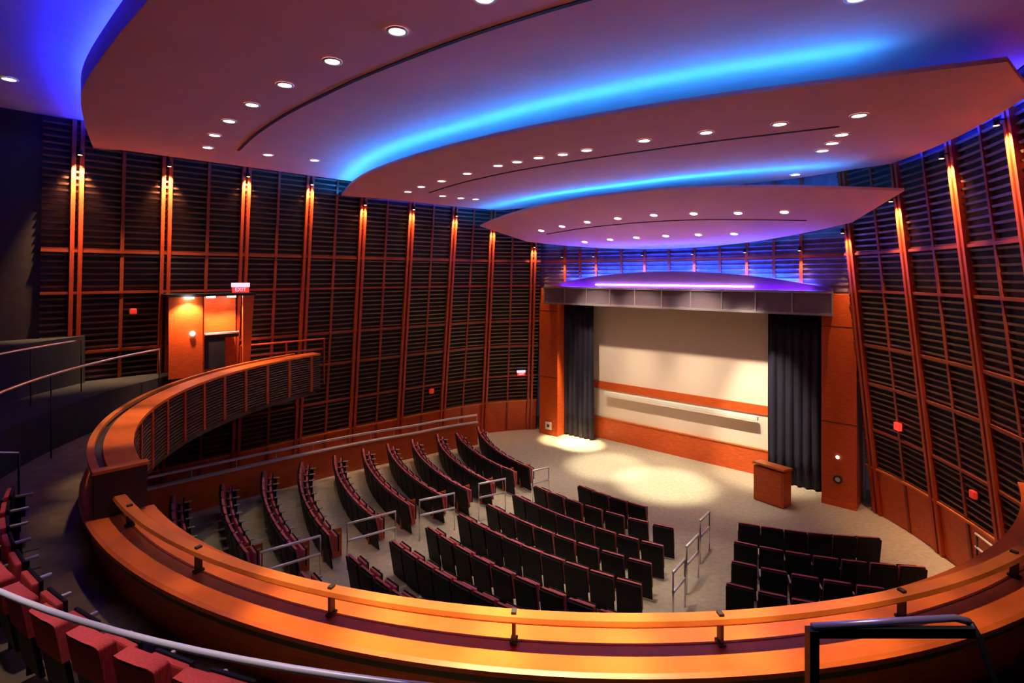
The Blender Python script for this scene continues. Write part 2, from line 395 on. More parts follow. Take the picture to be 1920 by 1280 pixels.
c2 = cloud(2, [(10.2,7.95),(11.29,5.53),(11.95,3.5),(12.35,1.1),(12.45,-1.2),(12.35,-3.),(11.95,-5.4),(11.44,-7.2),(10.7,-9.4)], [2.2,3,4,5,6,7,8.2], [ULEN-u for u in (8.7,8,7,6,5,4,3)], [(3.2,-5),(3.2,0),(3.2,5)], .07, 'middle curved ceiling cloud between the upper and lowest ones')
fr = [(.45+.045*l*l, l) for l in (-6.3,-5.4,-4.5,-3.5,-2.5,-1.2,0,1.2,2.5,3.5,4.5,5.4,6.1)]
c3 = cloud(3, [(4.3,6.9),(5.0,4.9),(5.5,2.9),(5.78,.8),(5.82,-1.2),(5.7,-2.7),(5.35,-4.35),(4.95,-5.7),(4.2,-7.7)], [], [], fr, .07, 'lowest and smallest curved ceiling cloud over the stage edge')
slot(c1, 1, [(14.57,5.75),(14.95,3.8),(15.2,1.86),(15.3,.15),(15.33,-1.65),(15.2,-3.9),(14.9,-5.8),(14.4,-7.6)])
slot(c2, 2, [(8.59,5.06),(9.15,3),(9.45,.9),(9.5,-.6),(9.42,-2),(9.3,-3.3),(9.1,-4.9),(8.63,-7.1)])
slot(c3, 3, [(2.89,4.4),(3.27,2.2),(3.4,-.1),(3.3,-1.97),(3.0,-3.6),(2.6,-5.2)])

# ------------------------------------------------------------------ downlights
def make_downlight():
    t = thing('ceiling_downlight', '', 'downlight', (0, 0, 0), 0, 'recessed round downlights')
    bm = bmesh.new(); n = 24; R = []
    for r, z in ((.15, 0), (.15, -.014), (.115, -.018), (.105, -.004)):
        R.append([bm.verts.new((r*math.cos(2*math.pi*k/n), r*math.sin(2*math.pi*k/n), z)) for k in range(n)])
    for i in range(3):
        for k in range(n): bm.faces.new((R[i][k], R[i][(k+1) % n], R[i+1][(k+1) % n], R[i+1][k]))
    obj('trim_ring', bm, 'white', t, True)
    bm = bmesh.new(); disc(bm, .108, -.006); obj('lens', bm, 'lamp', t)
    return t
dl0 = make_downlight(); used = [False]
def downlight(s, l, k, label, power=260, angle=75, group='recessed round downlights'):
    t = copytree(dl0) if used[0] else dl0; used[0] = True
    z = ccfun(k)(s) if k else ZT
    t.location = V(s, l, z-.003); t['label'] = label; t['group'] = group
    if k == 3: t.rotation_euler = (V(1, 0, .27)-V(0, 0, 0)).to_track_quat('X', 'Z').to_euler()
    if power: spot('downlight_beam', V(s, l, z-.05), V(s, l, z-5), power*(.55 if k != 2 else .36)*(1. if l > -3.5 else .22), angle*.7, (1, .78, .58), .8, .1)
L1 = [(15.24,5.98),(15.58,4.53),(15.81,3.05),(15.95,1.55),(16.03,0),(16.02,-1.56),(15.97,-3.16),(15.8,-4.67)]
for i, (s, l) in enumerate(L1): downlight(s, l, 1, 'white downlight on largest ceiling cloud, %s of its outer arc counted from the slatted wall' % ordn(i+1), 110, 80, 'outer arc of lights on largest cloud')
for n_, (s, l) in (('nearer the dark slot', (13.82,5.66)), ('nearer the bright blue line', (12.62,5.34)), ('at the top right edge', (12.85,-8.04))):
    downlight(s, l, 1, 'single white downlight on largest ceiling cloud %s' % n_, 160)
L2 = [(9.22,5.42),(9.54,4.31),(9.81,3.02),(10.11,1.6),(10.33,.22),(10.34,-.44),(10.36,-1.14),(10.25,-1.78),(10.23,-2.43),(10.15,-3.82),(9.91,-5.04),(9.58,-6.3),(9.23,-7.51)]
for i, (s, l) in enumerate(L2): downlight(s, l, 2, 'white downlight on middle ceiling cloud, %s of its long arc counted from slatted left wall' % ordn(i+1), 330, 75, 'long arc of lights on middle cloud')
for i, (s, l) in enumerate([(7.81,5.27),(7.02,5.17),(6.47,4.96)]): downlight(s, l, 2, 'small downlight on middle cloud, %s of three beyond its dark slot at the left end' % ordn(i+1), 200)
for i, (s, l) in enumerate([(7.94,-7.02),(7.27,-6.73),(6.64,-6.42)]): downlight(s, l, 2, 'white downlight on middle cloud, %s of three in a short row by the right wall' % ordn(i+1), 200)
downlight(3.9, -5.2, 2, 'small downlight just above the rear edge of the lowest cloud', 0)
L3 = [(3.33,4.34),(3.61,3.09),(3.84,1.78),(3.95,.44),(3.98,-.94),(3.84,-2.24),(3.61,-3.54),(3.42,-4.79)]
for i, (s, l) in enumerate(L3): downlight(s, l, 3, 'small downlight on lowest cloud, %s of its upper arc counted from the left tip' % ordn(i+1), 260, 80, 'upper arc of lights on lowest cloud')
for i, l in enumerate((3.3,2.0,.8,-.4,-1.6,-2.8)): downlight(1.95-.02*l*l, l, 3, 'tiny downlight on lowest cloud, %s along the lower arc counted from the left' % ordn(i+1), 260, 80, 'lower arc of lights on lowest cloud')
downlight(19.05, 5.66, 0, 'lone white downlight in the deep blue upper ceiling', 0)

# ------------------------------------------------------------------ wall washers
def make_washer():
    t = thing('wall_washer', '', 'wall light', (0, 0, 0), 0, 'small wall washer lights')
    bm = bmesh.new(); bmesh.ops.create_cone(bm, cap_ends=True, segments=16, radius1=.055, radius2=.045, depth=.14); obj('housing', bm, 'black', t, True)
    bm = bmesh.new(); disc(bm, .045, -.073, 16); obj('lens', bm, 'warm', t)
    obj('arm', BX(-.012, .012, 0, .3, .02, .045), 'black', t)
    return t
wa0 = make_washer(); wused = [False]
def washer(p, n, label, power, col=(1, .56, .26), ang=60, out=.55):
    t = copytree(wa0) if wused[0] else wa0; wused[0] = True
    t.location = p; t.rotation_euler = (0, 0, math.atan2(n.y, n.x)-math.pi/2); t['label'] = label
    spot('washer_beam', p-Vector((0, 0, .09)), p+n*out-Vector((0, 0, 3)), power, ang, col, 1., .03)
LP = (260, 380, 480, 420, 520, 700, 900, 2300, 2800)
for i, u in enumerate(LEFT_LIT):
    zz = {0: 8.55, 1: 9.3, 2: 9.75, 3: 9.85, 4: 9.85}.get(i, 10.35); far = i > 6
    p, n, t_ = wall(u, zz, .34 if far else .24)
    washer(p, n, 'small lamp washing the slatted left wall, %s rib from the stage' % ordn(i+1), LP[i], out=1.0, ang=60 if far else 70)
RP_ = (420, 1500, 1800, 1700, 1500)
for i, u in enumerate(RIGHT_LIT):
    p, n, t_ = wall(u, (8.55, 9.2, 9.85, 10.0, 10.0)[i], .28)
    washer(p, n, 'small lamp washing the slatted right wall, %s rib from the stage' % ordn(i+1), RP_[i], out=1.0, ang=62)
nF = Vector((-NN[0], -NN[1], 0))
for i, l in enumerate(FRONT_LIT):
    p = frontpt(l, 8.1, .3); washer(p, nF, 'small lamp on the blue wall above the stage, %s from its left end' % ordn(i+1), 240, (1, .55, .45), ang=60, out=.2)

# ------------------------------------------------------------------ balcony
Z1, Z2, Z3 = 3.5, 4.35, 5.6
def wallr(deg, z):
    d = Vector((math.cos(math.radians(deg)), math.sin(math.radians(deg)))); best = 99
    o = Vector(CB)
    for i in range(len(WP)-1):
        a, b = Vector(WP[i]), Vector(WP[i+1]); e = b-a; den = d.x*e.y-d.y*e.x
        if abs(den) < 1e-9: continue
        w = a-o; tt = (w.x*e.y-w.y*e.x)/den; uu = (w.x*d.y-w.y*d.x)/den
        if tt > 0 and -1e-6 <= uu <= 1+1e-6: best = min(best, tt)
    return best+.11*(5.1-z)*.9-.02
def tier(name, r0, r1, zb, zt, a0, a1, m):
    bm = bmesh.new(); prev = None; a = a0
    while a <= a1+1e-6:
        ro = min(r1, wallr(a, zt)); 
        if ro > r0+.05:
            cur = [bm.verts.new(PC(r, a, z)) for r, z in ((r0, zb), (ro, zb), (ro, zt), (r0, zt))]
            if prev:
                for k in range(4): bm.faces.new((prev[k], prev[(k+1) % 4], cur[(k+1) % 4], cur[k]))
            prev = cur
        else: prev = None
        a += 2
    return struct(name, bm, m)
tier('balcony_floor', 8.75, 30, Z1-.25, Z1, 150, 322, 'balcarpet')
tier('balcony_floor_upper', 11.0, 30, Z1, Z2, 160, 322, 'dark')  # near-black colour stands in for the shade on the upper tiers
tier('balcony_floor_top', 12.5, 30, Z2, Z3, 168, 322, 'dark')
AE, AJ, AS = 149.5, 225.3, 322.
# front parapet: ledge, inner wall, outer face
t = thing('balcony_parapet', 'curved orange wooden balcony front with a wide ledge', 'balcony front', PC(8.9, 260, Z1))
inv = Matrix.Translation(-t.location)
def ringpart(name, a0, a1, prof, m, parent, step=1.5, smooth=False):
    bm = ringsolid(a0, a1, prof, step); bmesh.ops.transform(bm, matrix=Matrix.Translation(-parent.location), verts=bm.verts); return obj(name, bm, m, parent, smooth)
ringpart('ledge_return', 205, AJ, [(9.01,4.0),(9.22,4.0),(9.26,4.03),(9.26,4.07),(9.22,4.085),(9.01,4.07)], 'ledge', t)
ringpart('ledge', AJ, AS, [(8.50,4.0),(9.22,4.0),(9.26,4.03),(9.26,4.07),(9.22,4.085),(8.50,4.05)], 'ledge', t)
ringpart('lip_shadow', 205, AS, [(9.14,3.93),(9.2,3.93),(9.2,4.0),(9.14,4.0)], 'charcoal', t)  # dark strip standing in for the shadow under the ledge overhang
ringpart('ledge_line', AJ, AS, [(8.86,4.055),(8.885,4.055),(8.885,4.074),(8.86,4.074)], 'rib', t)  # thin darker red line along the ledge top
ringpart('inner_wall', 205, AJ, [(9.02,Z1-.2),(9.12,Z1-.2),(9.12,4.0),(9.02,4.0)], 'cherry', t)
ringpart('inner_wall', AJ, AS, [(8.95,Z1-.25),(9.12,Z1-.25),(9.12,4.0),(8.95,4.0)], 'cherry', t)
ringpart('outer_wall', AJ, AS, [(8.6,Z1-.3),(8.7,Z1-.3),(8.7,4.0),(8.6,4.0)], 'cherry', t)
# raised handrail with posts
t = thing('balcony_handrail', 'curved wooden handrail on short posts along the orange balcony ledge', 'handrail', PC(8.9, 260, 4.07))
bm = bmesh.new()
sweep(bm, [(Vector((CB[0]-t.location.x, CB[1]-t.location.y, -t.location.z)), d, u) for _, d, u in ringframes(AJ, AS)], [(8.84,4.27),(8.96,4.27),(8.985,4.295),(8.965,4.325),(8.85,4.325),(8.82,4.295)])
obj('rail', bm, 'rail_wood', t)
ringpart('rail_underside', AJ, AS, [(8.87,4.245),(8.93,4.245),(8.93,4.27),(8.87,4.27)], 'charcoal', t)
for a in (229.2, 240.7, 252.3, 263.4, 274.7, 286.4, 298, 309.5, 321):
    bm = bmesh.new(); p = PC(8.9, a, 0)
    box(bm, -.035, .035, -.014, .014, 4.085, 4.27, Matrix.Translation((p.x, p.y, 0)) @ Matrix.Rotation(math.radians(a), 4, 'Z'))
    box(bm, -.05, .05, -.03, .03, 4.078, 4.1, Matrix.Translation((p.x, p.y, 0)) @ Matrix.Rotation(math.radians(a), 4, 'Z'))
    box(bm, -.03, .03, -.022, .022, 4.322, 4.345, Matrix.Translation((p.x, p.y, 0)) @ Matrix.Rotation(math.radians(a), 4, 'Z'))
    bmesh.ops.transform(bm, matrix=Matrix.Translation(-t.location), verts=bm.verts); obj('post', bm, 'chrome' if 0 else 'charcoal', t)
# side arm: taller parapet with slatted outer face
t = thing('balcony_side_front', 'taller dark slatted balcony front with orange top, below the wooden booth', 'balcony front', PC(8.9, 190, Z1))
ringpart('core', AE, AJ, [(8.68,3.42),(9.0,3.42),(9.0,4.55),(8.68,4.55)], 'backing', t)
ringpart('top_cap', AE, AJ, [(8.60,4.55),(8.98,4.55),(8.98,4.63),(8.60,4.61)], 'ledge', t)
ringpart('inner_rail', AE+4, AJ, [(9.08,4.60),(9.17,4.60),(9.17,4.66),(9.08,4.66)], 'rail_wood', t)
ringpart('rail_gap', AE+4, AJ, [(8.98,4.50),(9.08,4.50),(9.08,4.56),(8.98,4.56)], 'charcoal', t)
bm = bmesh.new()
for k in range(15):
    z = 3.47+k*.072
    sweep(bm, ringframes(AE, AJ, 0, 2), [(8.62, z), (8.68, z), (8.68, z+.03), (8.62, z+.03)])
bmesh.ops.transform(bm, matrix=Matrix.Translation(-t.location), verts=bm.verts); obj('slat_face', bm, 'slat', t)
for a in range(152, 225, 6):
    bm = bmesh.new(); p = PC(8.64, a, 0)
    box(bm, -.05, .04, -.05, .05, 3.42, 4.55, Matrix.Translation((p.x, p.y, 0)) @ Matrix.Rotation(math.radians(a), 4, 'Z'))
    bmesh.ops.transform(bm, matrix=Matrix.Translation(-t.location), verts=bm.verts); obj('batten', bm, 'rib', t)
ringpart('end_post', AJ, AJ+.7, [(8.6,4.09),(9.17,4.09),(9.17,4.66),(8.6,4.66)], 'charcoal', t)
ringpart('end_cap', AJ-.1, AJ+.9, [(8.58,4.66),(9.19,4.66),(9.19,4.7),(8.58,4.7)], 'rail_wood', t)
# metal rail in front of the upper tier, running round the house
def curved_rail(r, z, a0, a1, zf, label, rad=.02, m='chrome'):
    t = thing('tier_rail', label, 'handrail', PC(r, (a0+a1)/2, zf)); L = t.location
    n = int(abs(a1-a0)/1.5)+1
    bm = bmesh.new(); tube(bm, [PC(r, a0+(a1-a0)*i/n, z)-L for i in range(n+1)], rad, 10); obj('tube', bm, m, t, True)
    n = 2
    for i in range(n+1):
        p = PC(r, a0+(a1-a0)*i/n, 0)-Vector((L.x, L.y, 0)); bm = bmesh.new(); tube(bm, [Vector((p.x, p.y, 0)), Vector((p.x, p.y, z-zf))], .013, 8); obj('post', bm, 'black', t, True)
curved_rail(10.9, 5.2, 208, 263, Z1, 'long bright curved metal rail in front of the red balcony seats', .018, 'railwhite')
curved_rail(10.7, 5.2, 174, 214, Z1, 'dim curved metal rail running behind the taller balcony front', .03)
curved_rail(11.7, 5.62, 181, 196, Z2, 'upper dim curved metal rail beside the wooden booth', .03)
# hand rail at the stair head, close to the camera
t = thing('stair_rail', 'dark metal stair handrail with violet sheen at the lower right', 'handrail', (1.395, 2.48, Z1))
L = t.location
bm = bmesh.new(); tube(bm, [Vector(p)-L for p in ((1.395, 2.48, 5.57), (1.8, 2.51, 5.575), (2.10, 2.53, 5.578), (2.17, 2.53, 5.56))], .016, 12); obj('tube', bm, 'railviolet', t, True)
bm = bmesh.new(); box(bm, 0, .77, -.012, .012, -.055, -.010, Matrix.Translation(Vector((1.385, 2.49, 5.57))-L)); obj('under_bar', bm, 'black', t)
bm = bmesh.new(); box(bm, -.022, .022, -.022, .022, Z1, 5.56, Matrix.Translation((1.395-L.x, 2.48-L.y, -L.z))); obj('post', bm, 'black', t)
bm = bmesh.new(); tube(bm, [Vector(p)-L for p in ((2.17, 2.53, 5.555), (2.19, 2.5, 5.5), (2.2, 2.3, 5.1), (2.2, 2.1, Z2))], .018, 10); obj('post', bm, 'black', t, True)
# short rails and step nosings on the dark left side
for i, (r, a, z) in enumerate(((10.3, 206, 4.25), (10.4, 211, 4.25))):
    p = PC(r, a, z); q = PC(r+1.1, a+1, z+.25)
    t = thing('aisle_rail', 'short dim metal rail in the dark left seating, %s from the booth' % ordn(i+1), 'handrail', PC(r, a, Z1 if r < 11 else Z2), 0, 'short rails in the dark left seating')
    L = t.location; bm = bmesh.new(); tube(bm, [p-L, q-L], .018, 8); obj('tube', bm, 'chrome', t, True)
    bm = bmesh.new(); tube(bm, [Vector((0, 0, 0)), p-L], .015, 8); obj('post', bm, 'black', t, True)
    bm = bmesh.new(); tube(bm, [Vector((q.x-L.x, q.y-L.y, Z2-L.z if r+1.1 > 11 else 0)), q-L], .015, 8); obj('post', bm, 'black', t, True)

# ------------------------------------------------------------------ wooden booth at the back of the balcony
p, n, tg = wall(14.9, 4.3, 0.)
yaw = math.atan2(-tg.y, -tg.x)          # local +X runs along the wall toward the stage, local -Y into the room
t = thing('wooden_booth', 'glowing orange wooden booth with counter, set against the dark left wall', 'booth', p-n*1.15, yaw)
loc_in = (Matrix.Rotation(-yaw, 3, 'Z') @ n).y
sg = 1 if loc_in > 0 else -1            # +Y local points to the wall
def pr_(name, x0, x1, y0, y1, z0, z1, m, bev=.006): return obj(name, BX(x0, x1, min(y0*sg, y1*sg), max(y0*sg, y1*sg), z0, z1, bev=bev), m, t)
pr_('left_panel', 0, .85, 0, .06, 0, 2.3, 'cherry')
pr_('back_panel', .85, 1.95, .75, .8, 0, 2.3, 'cherry')
pr_('side_panel', .85, .9, .05, .78, 0, 2.3, 'cherry')
bm = bmesh.new(); v = box(bm, 1.93, 2.25, -.02*sg, .06*sg, 0, 2.3)
for q in v:
    if q.co.z < .1 and q.co.x > 2: q.co.x -= .13
obj('right_jamb', bm, 'cherry', t)
pr_('counter_edge', .87, 1.87, .1, .16, 1.16, 1.22, 'white')
pr_('counter', .87, 1.87, .16, .72, 1.05, 1.2, 'black')
pr_('desk_front', .9, 1.5, .2, .3, .15, 1.05, 'dark')
pr_('canopy', -.05, 2.3, -.03, 1.1, 2.3, 2.38, 'black')
bm = bmesh.new(); bmesh.ops.create_uvsphere(bm, u_segments=12, v_segments=8, radius=.07, matrix=Matrix.Translation((.58, -.04*sg, 1.25))); obj('globe_lamp', bm, 'tube', t, True)
for x in (.48, 1.15, 1.72):
    bm = bmesh.new(); bmesh.ops.create_cone(bm, cap_ends=True, segments=16, radius1=.12, radius2=.12, depth=.05, matrix=Matrix.Translation((x, -.12*sg if x < .8 else .35*sg, 2.27))); obj('top_lamp', bm, 'lamp', t)
    w = t.matrix_world if 0 else Matrix.Translation(t.location) @ Matrix.Rotation(yaw, 4, 'Z')
    a = w @ Vector((x, (-.35 if x < .8 else .2)*sg, 2.2)); b = w @ Vector((x, .25*sg, .8)); spot('booth_beam', a, b, 190, 110, (1, .5, .25), .6, .05)
def exit_sign(loc, rz, label, s=1., letters=True):
    t = thing('exit_sign', label, 'exit sign', loc, rz)
    obj('housing', BX(-.03, .03, -.2*s, .2*s, -.14*s, .0*s, bev=.005), 'red', t)
    obj('lit_top', BX(-.032, .032, -.22*s, .22*s, .0*s, .11*s, bev=.005), 'signwhite', t)
    if letters:
        c = bpy.data.curves.new('exit_letters', 'FONT'); c.body = 'EXIT'; c.size = .13*s; c.extrude = .002; c.align_x = 'CENTER'; c.align_y = 'CENTER'
        tmp = bpy.data.objects.new('tmp', c); COL.objects.link(tmp); bpy.context.view_layer.update()
        me = bpy.data.meshes.new_from_object(tmp.evaluated_get(bpy.context.evaluated_depsgraph_get())); bpy.data.objects.remove(tmp)
        me.materials.clear(); me.materials.append(M['signwhite']); o = bpy.data.objects.new('exit_letters', me); COL.objects.link(o); o.parent = t
        o.location = (.034, 0, -.07*s); o.rotation_euler = (math.pi/2, 0, math.pi/2)
    return t
w = Matrix.Translation(t.location) @ Matrix.Rotation(yaw, 4, 'Z')
e = w @ Vector((1.9, .1*sg, 2.56)); exit_sign(e, math.atan2(-e.y, -e.x), 'red and white exit sign on top of the wooden booth', 1.15)
p, n, tg = wall(.85, 2.75, .16); exit_sign(p, math.atan2(-n.y, -n.x), 'small red and white exit sign low on the slatted wall by stage', .9)
def redlamp(u, z, label, s=1., m='dimred'):
    p, n, tg = wall(u, z, .13); t = thing('red_wall_lamp', label, 'wall lamp', p, math.atan2(-n.y, -n.x), 'small red lamps on the walls')
    obj('globe', BX(-.04, .05, -.1*s, .1*s, -.1*s, .1*s, bev=.03), m, t); obj('back_plate', BX(-.08, -.04, -.12*s, .12*s, -.12*s, .12*s), 'black', t)
redlamp(5.2, 2.35, 'faint red wall lamp on slatted wall above the far seats')
redlamp(15.6, 6.2, 'faint red wall lamp in the dark beside the wooden booth', .8)
redlamp(ULEN-1.55, 3.0, 'red wall lamp glowing on the dark wall past the lectern', 1.1, 'red')
redlamp(ULEN-4.2, 2.2, 'faint red wall lamp above the right side handrail', .9)
# back-of-aisle rails above the side arm
t = thing('aisle_barrier', 'low dark red barrier rail between the wooden booth and the bright ribs', 'barrier', wall(11.6, Z1, 1.0)[0])
L = t.location
for z in (5.05, 4.7):
    bm = bmesh.new(); tube(bm, [wall(u, z, .9)[0]-L for u in (13.0, 12.3, 11.6, 10.9, 10.3)], .035, 6); obj('rail', bm, 'rib', t)
for u in (13.0, 11.6, 10.3):
    q = wall(u, 5., .9)[0]-L; bm = bmesh.new(); tube(bm, [Vector((q.x, q.y, 0)), Vector((q.x, q.y, 1.55))], .03, 6); obj('post', bm, 'rib', t)

# ------------------------------------------------------------------ side ramp wall and handrails in the stalls
def pathwall(P, zb, zt, w, m, parent, name):
    bm = bmesh.new(); R = []; Q = catmull(P, 5)
    for i, (s, l) in enumerate(Q):
        a = Q[max(0, i-1)]; b = Q[min(len(Q)-1, i+1)]; d = Vector((b[0]-a[0], b[1]-a[1])).normalized(); nx, ny = -d.y*w/2, d.x*w/2
        base = 1.0
        R.append([bm.verts.new(V(s+e*nx, l+e*ny, z+ZF(s))-parent.location) for e, z in ((-1, zb), (1, zb), (1, zt), (-1, zt))])
    for i in range(len(R)-1):
        for k in range(4): bm.faces.new((R[i][k], R[i][(k+1) % 4], R[i+1][(k+1) % 4], R[i+1][k]))
    bm.faces.new(R[0]); bm.faces.new(R[-1][::-1]); return obj(name, bm, m, parent)
RP = [(4.3,7.05),(6,7.55),(8,7.85),(10,8.0),(12.5,8.0),(15,7.9),(17.5,7.8)]
t = thing('ramp_wall', 'low curved orange wooden wall with pale cap at the ends of seat rows', 'low wall', V(10, 8, .1))
pathwall(RP, -.02, .93, .1, 'cherry', t, 'panel'); pathwall(RP, .93, .985, .18, 'arm', t, 'cap')
t = thing('ramp_handrail', 'pale handrail on the low wooden wall at the row ends', 'handrail', V(10, 8, .98))
pathwall([(s, l+.03) for s, l in RP], 1.22, 1.285, .07, 'railwhite', t, 'rail')
for s, l in catmull(RP, 2)[::1]:
    bm = bmesh.new(); q = V(s, l+.03, ZF(s)+.97)-t.location; tube(bm, [q, q+Vector((0, 0, .26))], .012, 6); obj('post', bm, 'rodm', t)
t = thing('side_handrail', 'double pale handrail along the dark right wall past the seats', 'handrail', V(4.7, -9.1, 0))
for z in (1.3, 1.0):
    bm = bmesh.new(); tube(bm, [V(4.2, -9.02, z)-t.location, V(5.6, -9.78, z)-t.location], .026, 8); obj('rail', bm, 'railwhite', t, True)
for s, l in ((4.25, -9.05), (5.5, -9.73)):
    bm = bmesh.new(); tube(bm, [V(s, l, 0)-t.location, V(s, l, 1.3)-t.location], .02, 8); obj('post', bm, 'black', t, True)
def aislerail(s0, s1, l0, l1, label, group):
    t = thing('aisle_handrail', label, 'handrail', V(s0, l0, ZF(s0)), 0, group); L = t.location
    for h in (1.02, .62):
        bm = bmesh.new(); tube(bm, [V(s0, l0, ZF(s0)+h)-L, V(s1, l1, ZF(s1)+h+.05)-L], .03, 8); obj('rail', bm, 'railwhite', t, True)
    for s, l in ((s0, l0), (s1, l1)):
        bm = bmesh.new(); tube(bm, [V(s, l, ZF(s))-L, V(s, l, ZF(s)+1.04)-L], .018, 8); obj('post', bm, 'chrome', t, True)
for i, (a, b, c, d) in enumerate(((6.7,7.45,1.36,1.42),(8.5,9.5,1.62,1.75),(10.4,11.5,1.8,1.95),(12.3,13.6,1.9,1.98),(14.3,15.6,1.95,2.0))):
    aislerail(a, b, c, d, 'shiny double-bar handrail in the lit aisle, %s from the stage' % ordn(i+1), 'shiny rails in the lit aisle')
for i, (a, b, c, d) in enumerate(((6.5,7.3,-3.78,-3.86),(8.0,8.9,-4.1,-4.2),(9.4,10.2,-4.38,-4.48))):
    aislerail(a, b, c, d, 'slim handrail in the wide right aisle, %s from the stage' % ordn(i+1), 'slim rails in the wide right aisle')

# ------------------------------------------------------------------ seats
def seat_proto(kind, label):
    """local +Y faces the stage, origin on the floor"""
    t = thing('theatre_seat', label, 'seat')
    W = .225 if kind == 'balcony' else .258; fab = 'fabric' if kind != 'balcony' else 'redfab'
    def shell(y0, th, z0, z1, w, m, name, lean=.16, rt=.09):
        bm = bmesh.new(); n = 8; prof = []
        prof += [(-w, z0), (w, z0)]
        for k in range(n+1):
            a = math.pi/2*k/n; prof.append((w-rt+rt*math.cos(a), z1-rt*.5+rt*.5*math.sin(a)))
        for k in range(n+1):
            a = math.pi/2*k/n; prof.append((-w+rt-rt*math.sin(a), z1-rt*.5+rt*.5*math.cos(a)))
        F = [bm.verts.new((x, y0-(z-z0)*lean-.04*(1-(x/w)**2)+0, z)) for x, z in prof]
        B = [bm.verts.new((x, y0+th-(z-z0)*lean-.04*(1-(x/w)**2), z)) for x, z in prof]
        bm.faces.new(F); bm.faces.new(B[::-1]); k = len(F)
        for i in range(k): bm.faces.new((F[i], F[(i+1) % k], B[(i+1) % k], B[i]))
        return obj(name, bm, m, t)
    if kind == 'balcony':
        shell(-.2, .04, .18, .90, W-.02, 'shell', 'back_shell'); shell(-.28, .12, .58, .95, W-.005, 'redfab', 'back_cushion', .16, .12)
    else:
        shell(-.2, .035, .06, .845, W, 'shell', 'back_shell', .16, .05); shell(-.163, .05, .30, .868, W-.006, fab, 'back_cushion', .185, .05)
    if 1:
        obj('seat_cushion', BX(-.2, .2, -.085, -.03, .40, .76, bev=.02), fab, t); obj('seat_underside', BX(-.205, .205, -.03, .0, .39, .77, bev=.01), 'shell', t)
    obj('armrest', BX(-.278, -.242, -.14, .18, .58, .615, bev=.012), 'arm', t)
    bm = bmesh.new(); box(bm, -.27, -.25, -.16, -.08, 0, .585); box(bm, -.27, -.25, -.12, .1, .30, .58); obj('pedestal', bm, 'shell', t)
    if kind in ('endA', 'endB'):
        x = -.27 if kind == 'endA' else .27
        obj('end_panel', BX(x-.022, x+.022, -.24, .22, .02, .72, bev=.01), 'cherry', t)
    if kind == 'endB': obj('armrest', BX(.25, .29, -.14, .2, .58, .615, bev=.012), 'arm', t)
    return t
PROTO = {k: seat_proto(k, '') for k in ('plain', 'endA', 'balcony')}
pused = {}
def seat(kind, pos, face, label, group):
    src = PROTO[kind]; t = copytree(src) if pused.get(kind) else src; pused[kind] = 1
    t.location = pos; d = Vector(face)-Vector((pos[0], pos[1])); t.rotation_euler = (0, 0, math.atan2(d.y, d.x)-math.pi/2)
    t['label'] = label; t['group'] = group
FOC = (-1.3, -.1)
def row(e1, e2, block, rown, start, name, endkind=None, n=None):
    def pol(e): return math.hypot(e[0]-FOC[0], e[1]-FOC[1]), math.atan2(e[1]-FOC[1], e[0]-FOC[0])
    r1, a1 = pol(e1); r2, a2 = pol(e2); arc = abs(a2-a1)*(r1+r2)/2
    if n is None: n = max(2, int(arc/.55))
    for i in range(n):
        f = (i+.5)/n; r = r1+(r2-r1)*f; a = a1+(a2-a1)*f; s = FOC[0]+r*math.cos(a); l = FOC[1]+r*math.sin(a)
        kind = 'plain'
        if endkind and i == 0: kind = endkind
        g = f+.01; r_ = r1+(r2-r1)*g; a_ = a1+(a2-a1)*g; q0 = Vector(XY(s, l)); q1 = Vector(XY(FOC[0]+r_*math.cos(a_), FOC[1]+r_*math.sin(a_)))
        nn = Vector((-(q1-q0).y, (q1-q0).x)).normalized()
        if nn.dot(Vector(XY(*FOC))-q0) < 0: nn = -nn
        seat(kind, V(s, l, ZF(s)), q0+nn*5, 'dark %s seat, %s from the %s, %s row from the stage' % (block, ordn(i+1), start, ordn(rown)), name)
LN = [(6.51,2.05),(7.13,2.22),(8.41,2.02),(9.35,2.08),(10.2,2.2),(11.27,2.3),(12.4,2.15),(13.7,2.1),(14.55,2.0),(15.35,2.6),(16.3,3.05)]
LF = [(4.3,6.64),(5.45,6.75),(6.1,7.15),(7.25,7.3),(8.3,7.42),(9.3,7.5),(10.45,7.45),(11.6,7.5),(12.85,7.45),(14.15,7.2),(15.4,7.2)]
for i in range(11): row(LN[i], LF[i], 'ramp-side block', i+1, 'railed aisle', 'seats in the block beside the wooden ramp', 'endA')
CL = [(6.68,.02),(7.65,.97),(8.65,.9),(9.7,.95),(10.7,1.0),(11.75,1.0),(12.8,1.0),(13.85,1.1),(14.9,1.15)]
CRr = [(6.73,-2.23),(7.43,-3.34),(8.55,-3.58),(9.52,-3.79),(10.45,-4.02),(11.65,-4.4),(12.55,-4.6),(13.6,-4.8),(14.65,-5.0)]
CN = [4, 7, 8, 8, 9, 9, 10, 10, 10]
for i in range(9): row(CL[i], CRr[i], 'middle block', i+1, 'railed aisle', 'seats in the middle block', 'endA' if 0 else None, CN[i])
RL = [(6.01,-4.36),(7.07,-4.62),(8.12,-4.9),(9.15,-5.15),(10.22,-5.45)]
RR = [(4.6,-7.15),(5.5,-8.1),(6.4,-8.6),(7.5,-8.9),(8.6,-9.3)]
for i in range(5): row(RL[i], RR[i], 'lectern-side block', i+1, 'wide aisle', 'seats in the block nearest the lectern', 'endB' if 0 else None, (6, 7, 7, 7, 7)[i])
bal = [251.9-3.4*k for k in range(11)]
for i, a in enumerate(bal):
    p = PC(9.95, a, Z1); seat('balcony', p, CB, 'red balcony seat behind the orange parapet, %s counted leftward from the floor gap at bottom' % ordn(i+1), 'red balcony seats by the metal rail')

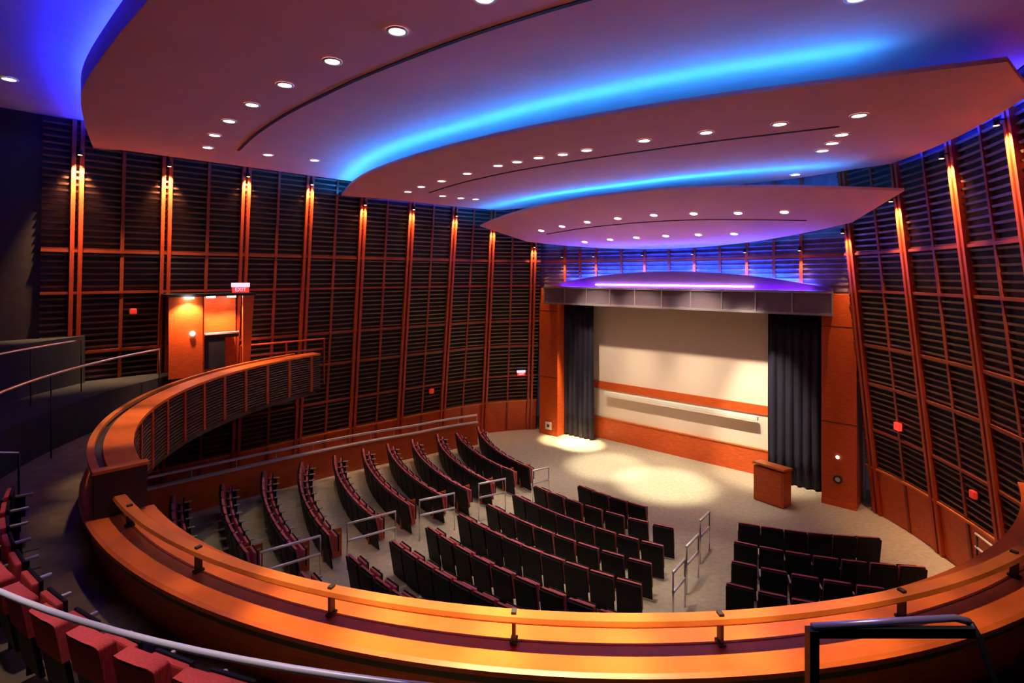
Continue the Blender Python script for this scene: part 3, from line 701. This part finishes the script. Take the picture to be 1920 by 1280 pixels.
# ------------------------------------------------------------------ lighting
def sp(s, l, z, s2, l2, p, a, col=(1, .82, .6), b=.8, size=.08): return spot('floor_beam', V(s, l, z), V(s2, l2, 0), p, a, col, b, size)
sp(1.12, 4.7, 5.7, 1.35, 4.7, 4200, 24, (1, .72, .38)); sp(1.12, 3.9, 5.7, 1.35, 3.8, 5200, 24, (1, .76, .42))
def wl(l, l2, p, z2=1.6, a=42): spot('screen_beam', V(4.0, l, 9.1), V(0, l2, z2), p, a, (1, .80, .56), .8, .1)
wl(3.2, 2.6, 1200); wl(1.2, .4, 1000); wl(-1.2, -1.8, 1600); wl(-2.8, -3.4, 3600, 1.3, 30)
sp(3.6, 1.6, 8.9, 2.9, 1.5, 3600, 24, (1, .9, .62)); sp(3.6, -.9, 8.9, 3.1, -.9, 4600, 26, (1, .9, .62)); sp(3.6, -3.3, 8.9, 2.6, -3.3, 450, 24)
sp(6.5, 1.0, 9.6, 6.5, 1.8, 800, 34); sp(8.8, 1.8, 9.8, 8.8, 1.9, 900, 30); sp(7.5, -3.6, 9.8, 7.5, -3.8, 600, 26)
sp(11.5, -3.2, 9.9, 9.8, -2.6, 1100, 34); sp(12.5, .2, 9.9, 11.5, 0, 500, 34)  # beams without fixtures, added to brighten the middle seat rims
# beams on the balcony ledge
for a, p_ in ((238, 420), (245, 620), (252, 2200), (259, 4200), (266, 4600), (273, 3000), (280, 1600), (287, 650), (294, 450), (230, 380), (213, 700), (204, 1100), (194, 500), (182, 260), (170, 160), (160, 120)):
    q = PC(7.9, a, 10.4); spot('ledge_beam', q, PC(8.92, a, 4.1), p_, 17, (1, .70, .36), .9, .1)
for a, p_ in ((222, 300), (236, 500), (246, 700), (256, 600), (275, 260)):  # beams without fixtures, added to brighten the metal rails
    q = PC(11.0, a, 10.4); spot('rail_beam', q, PC(10.75, a, 5.1), p_, 26, (1, .8, .8), .9, .08)
SC.world = bpy.data.worlds.new('world'); SC.world.use_nodes = True
SC.world.node_tree.nodes['Background'].inputs[0].default_value = (.01, .01, .015, 1)
# ------------------------------------------------------------------ camera
cam = bpy.data.cameras.new('camera'); co = bpy.data.objects.new('camera', cam); COL.objects.link(co)
co.location = (0, 0, 7.2); co.rotation_euler = (math.pi/2, 0, 0)
cam.sensor_width = 36; cam.lens = 18.75; cam.shift_y = -(640-517)/1920; cam.clip_start = .05; cam.clip_end = 200
SC.camera = co
SC.view_settings.view_transform = 'Standard'; SC.view_settings.look = 'None'; SC.view_settings.gamma = 1; SC.view_settings.use_curve_mapping = False
SC.view_settings.exposure = 0.5
SC.cycles.use_denoising = True; SC.cycles.use_light_tree = True; SC.cycles.adaptive_threshold = .035; SC.cycles.max_bounces = 5; SC.cycles.sample_clamp_indirect = 8
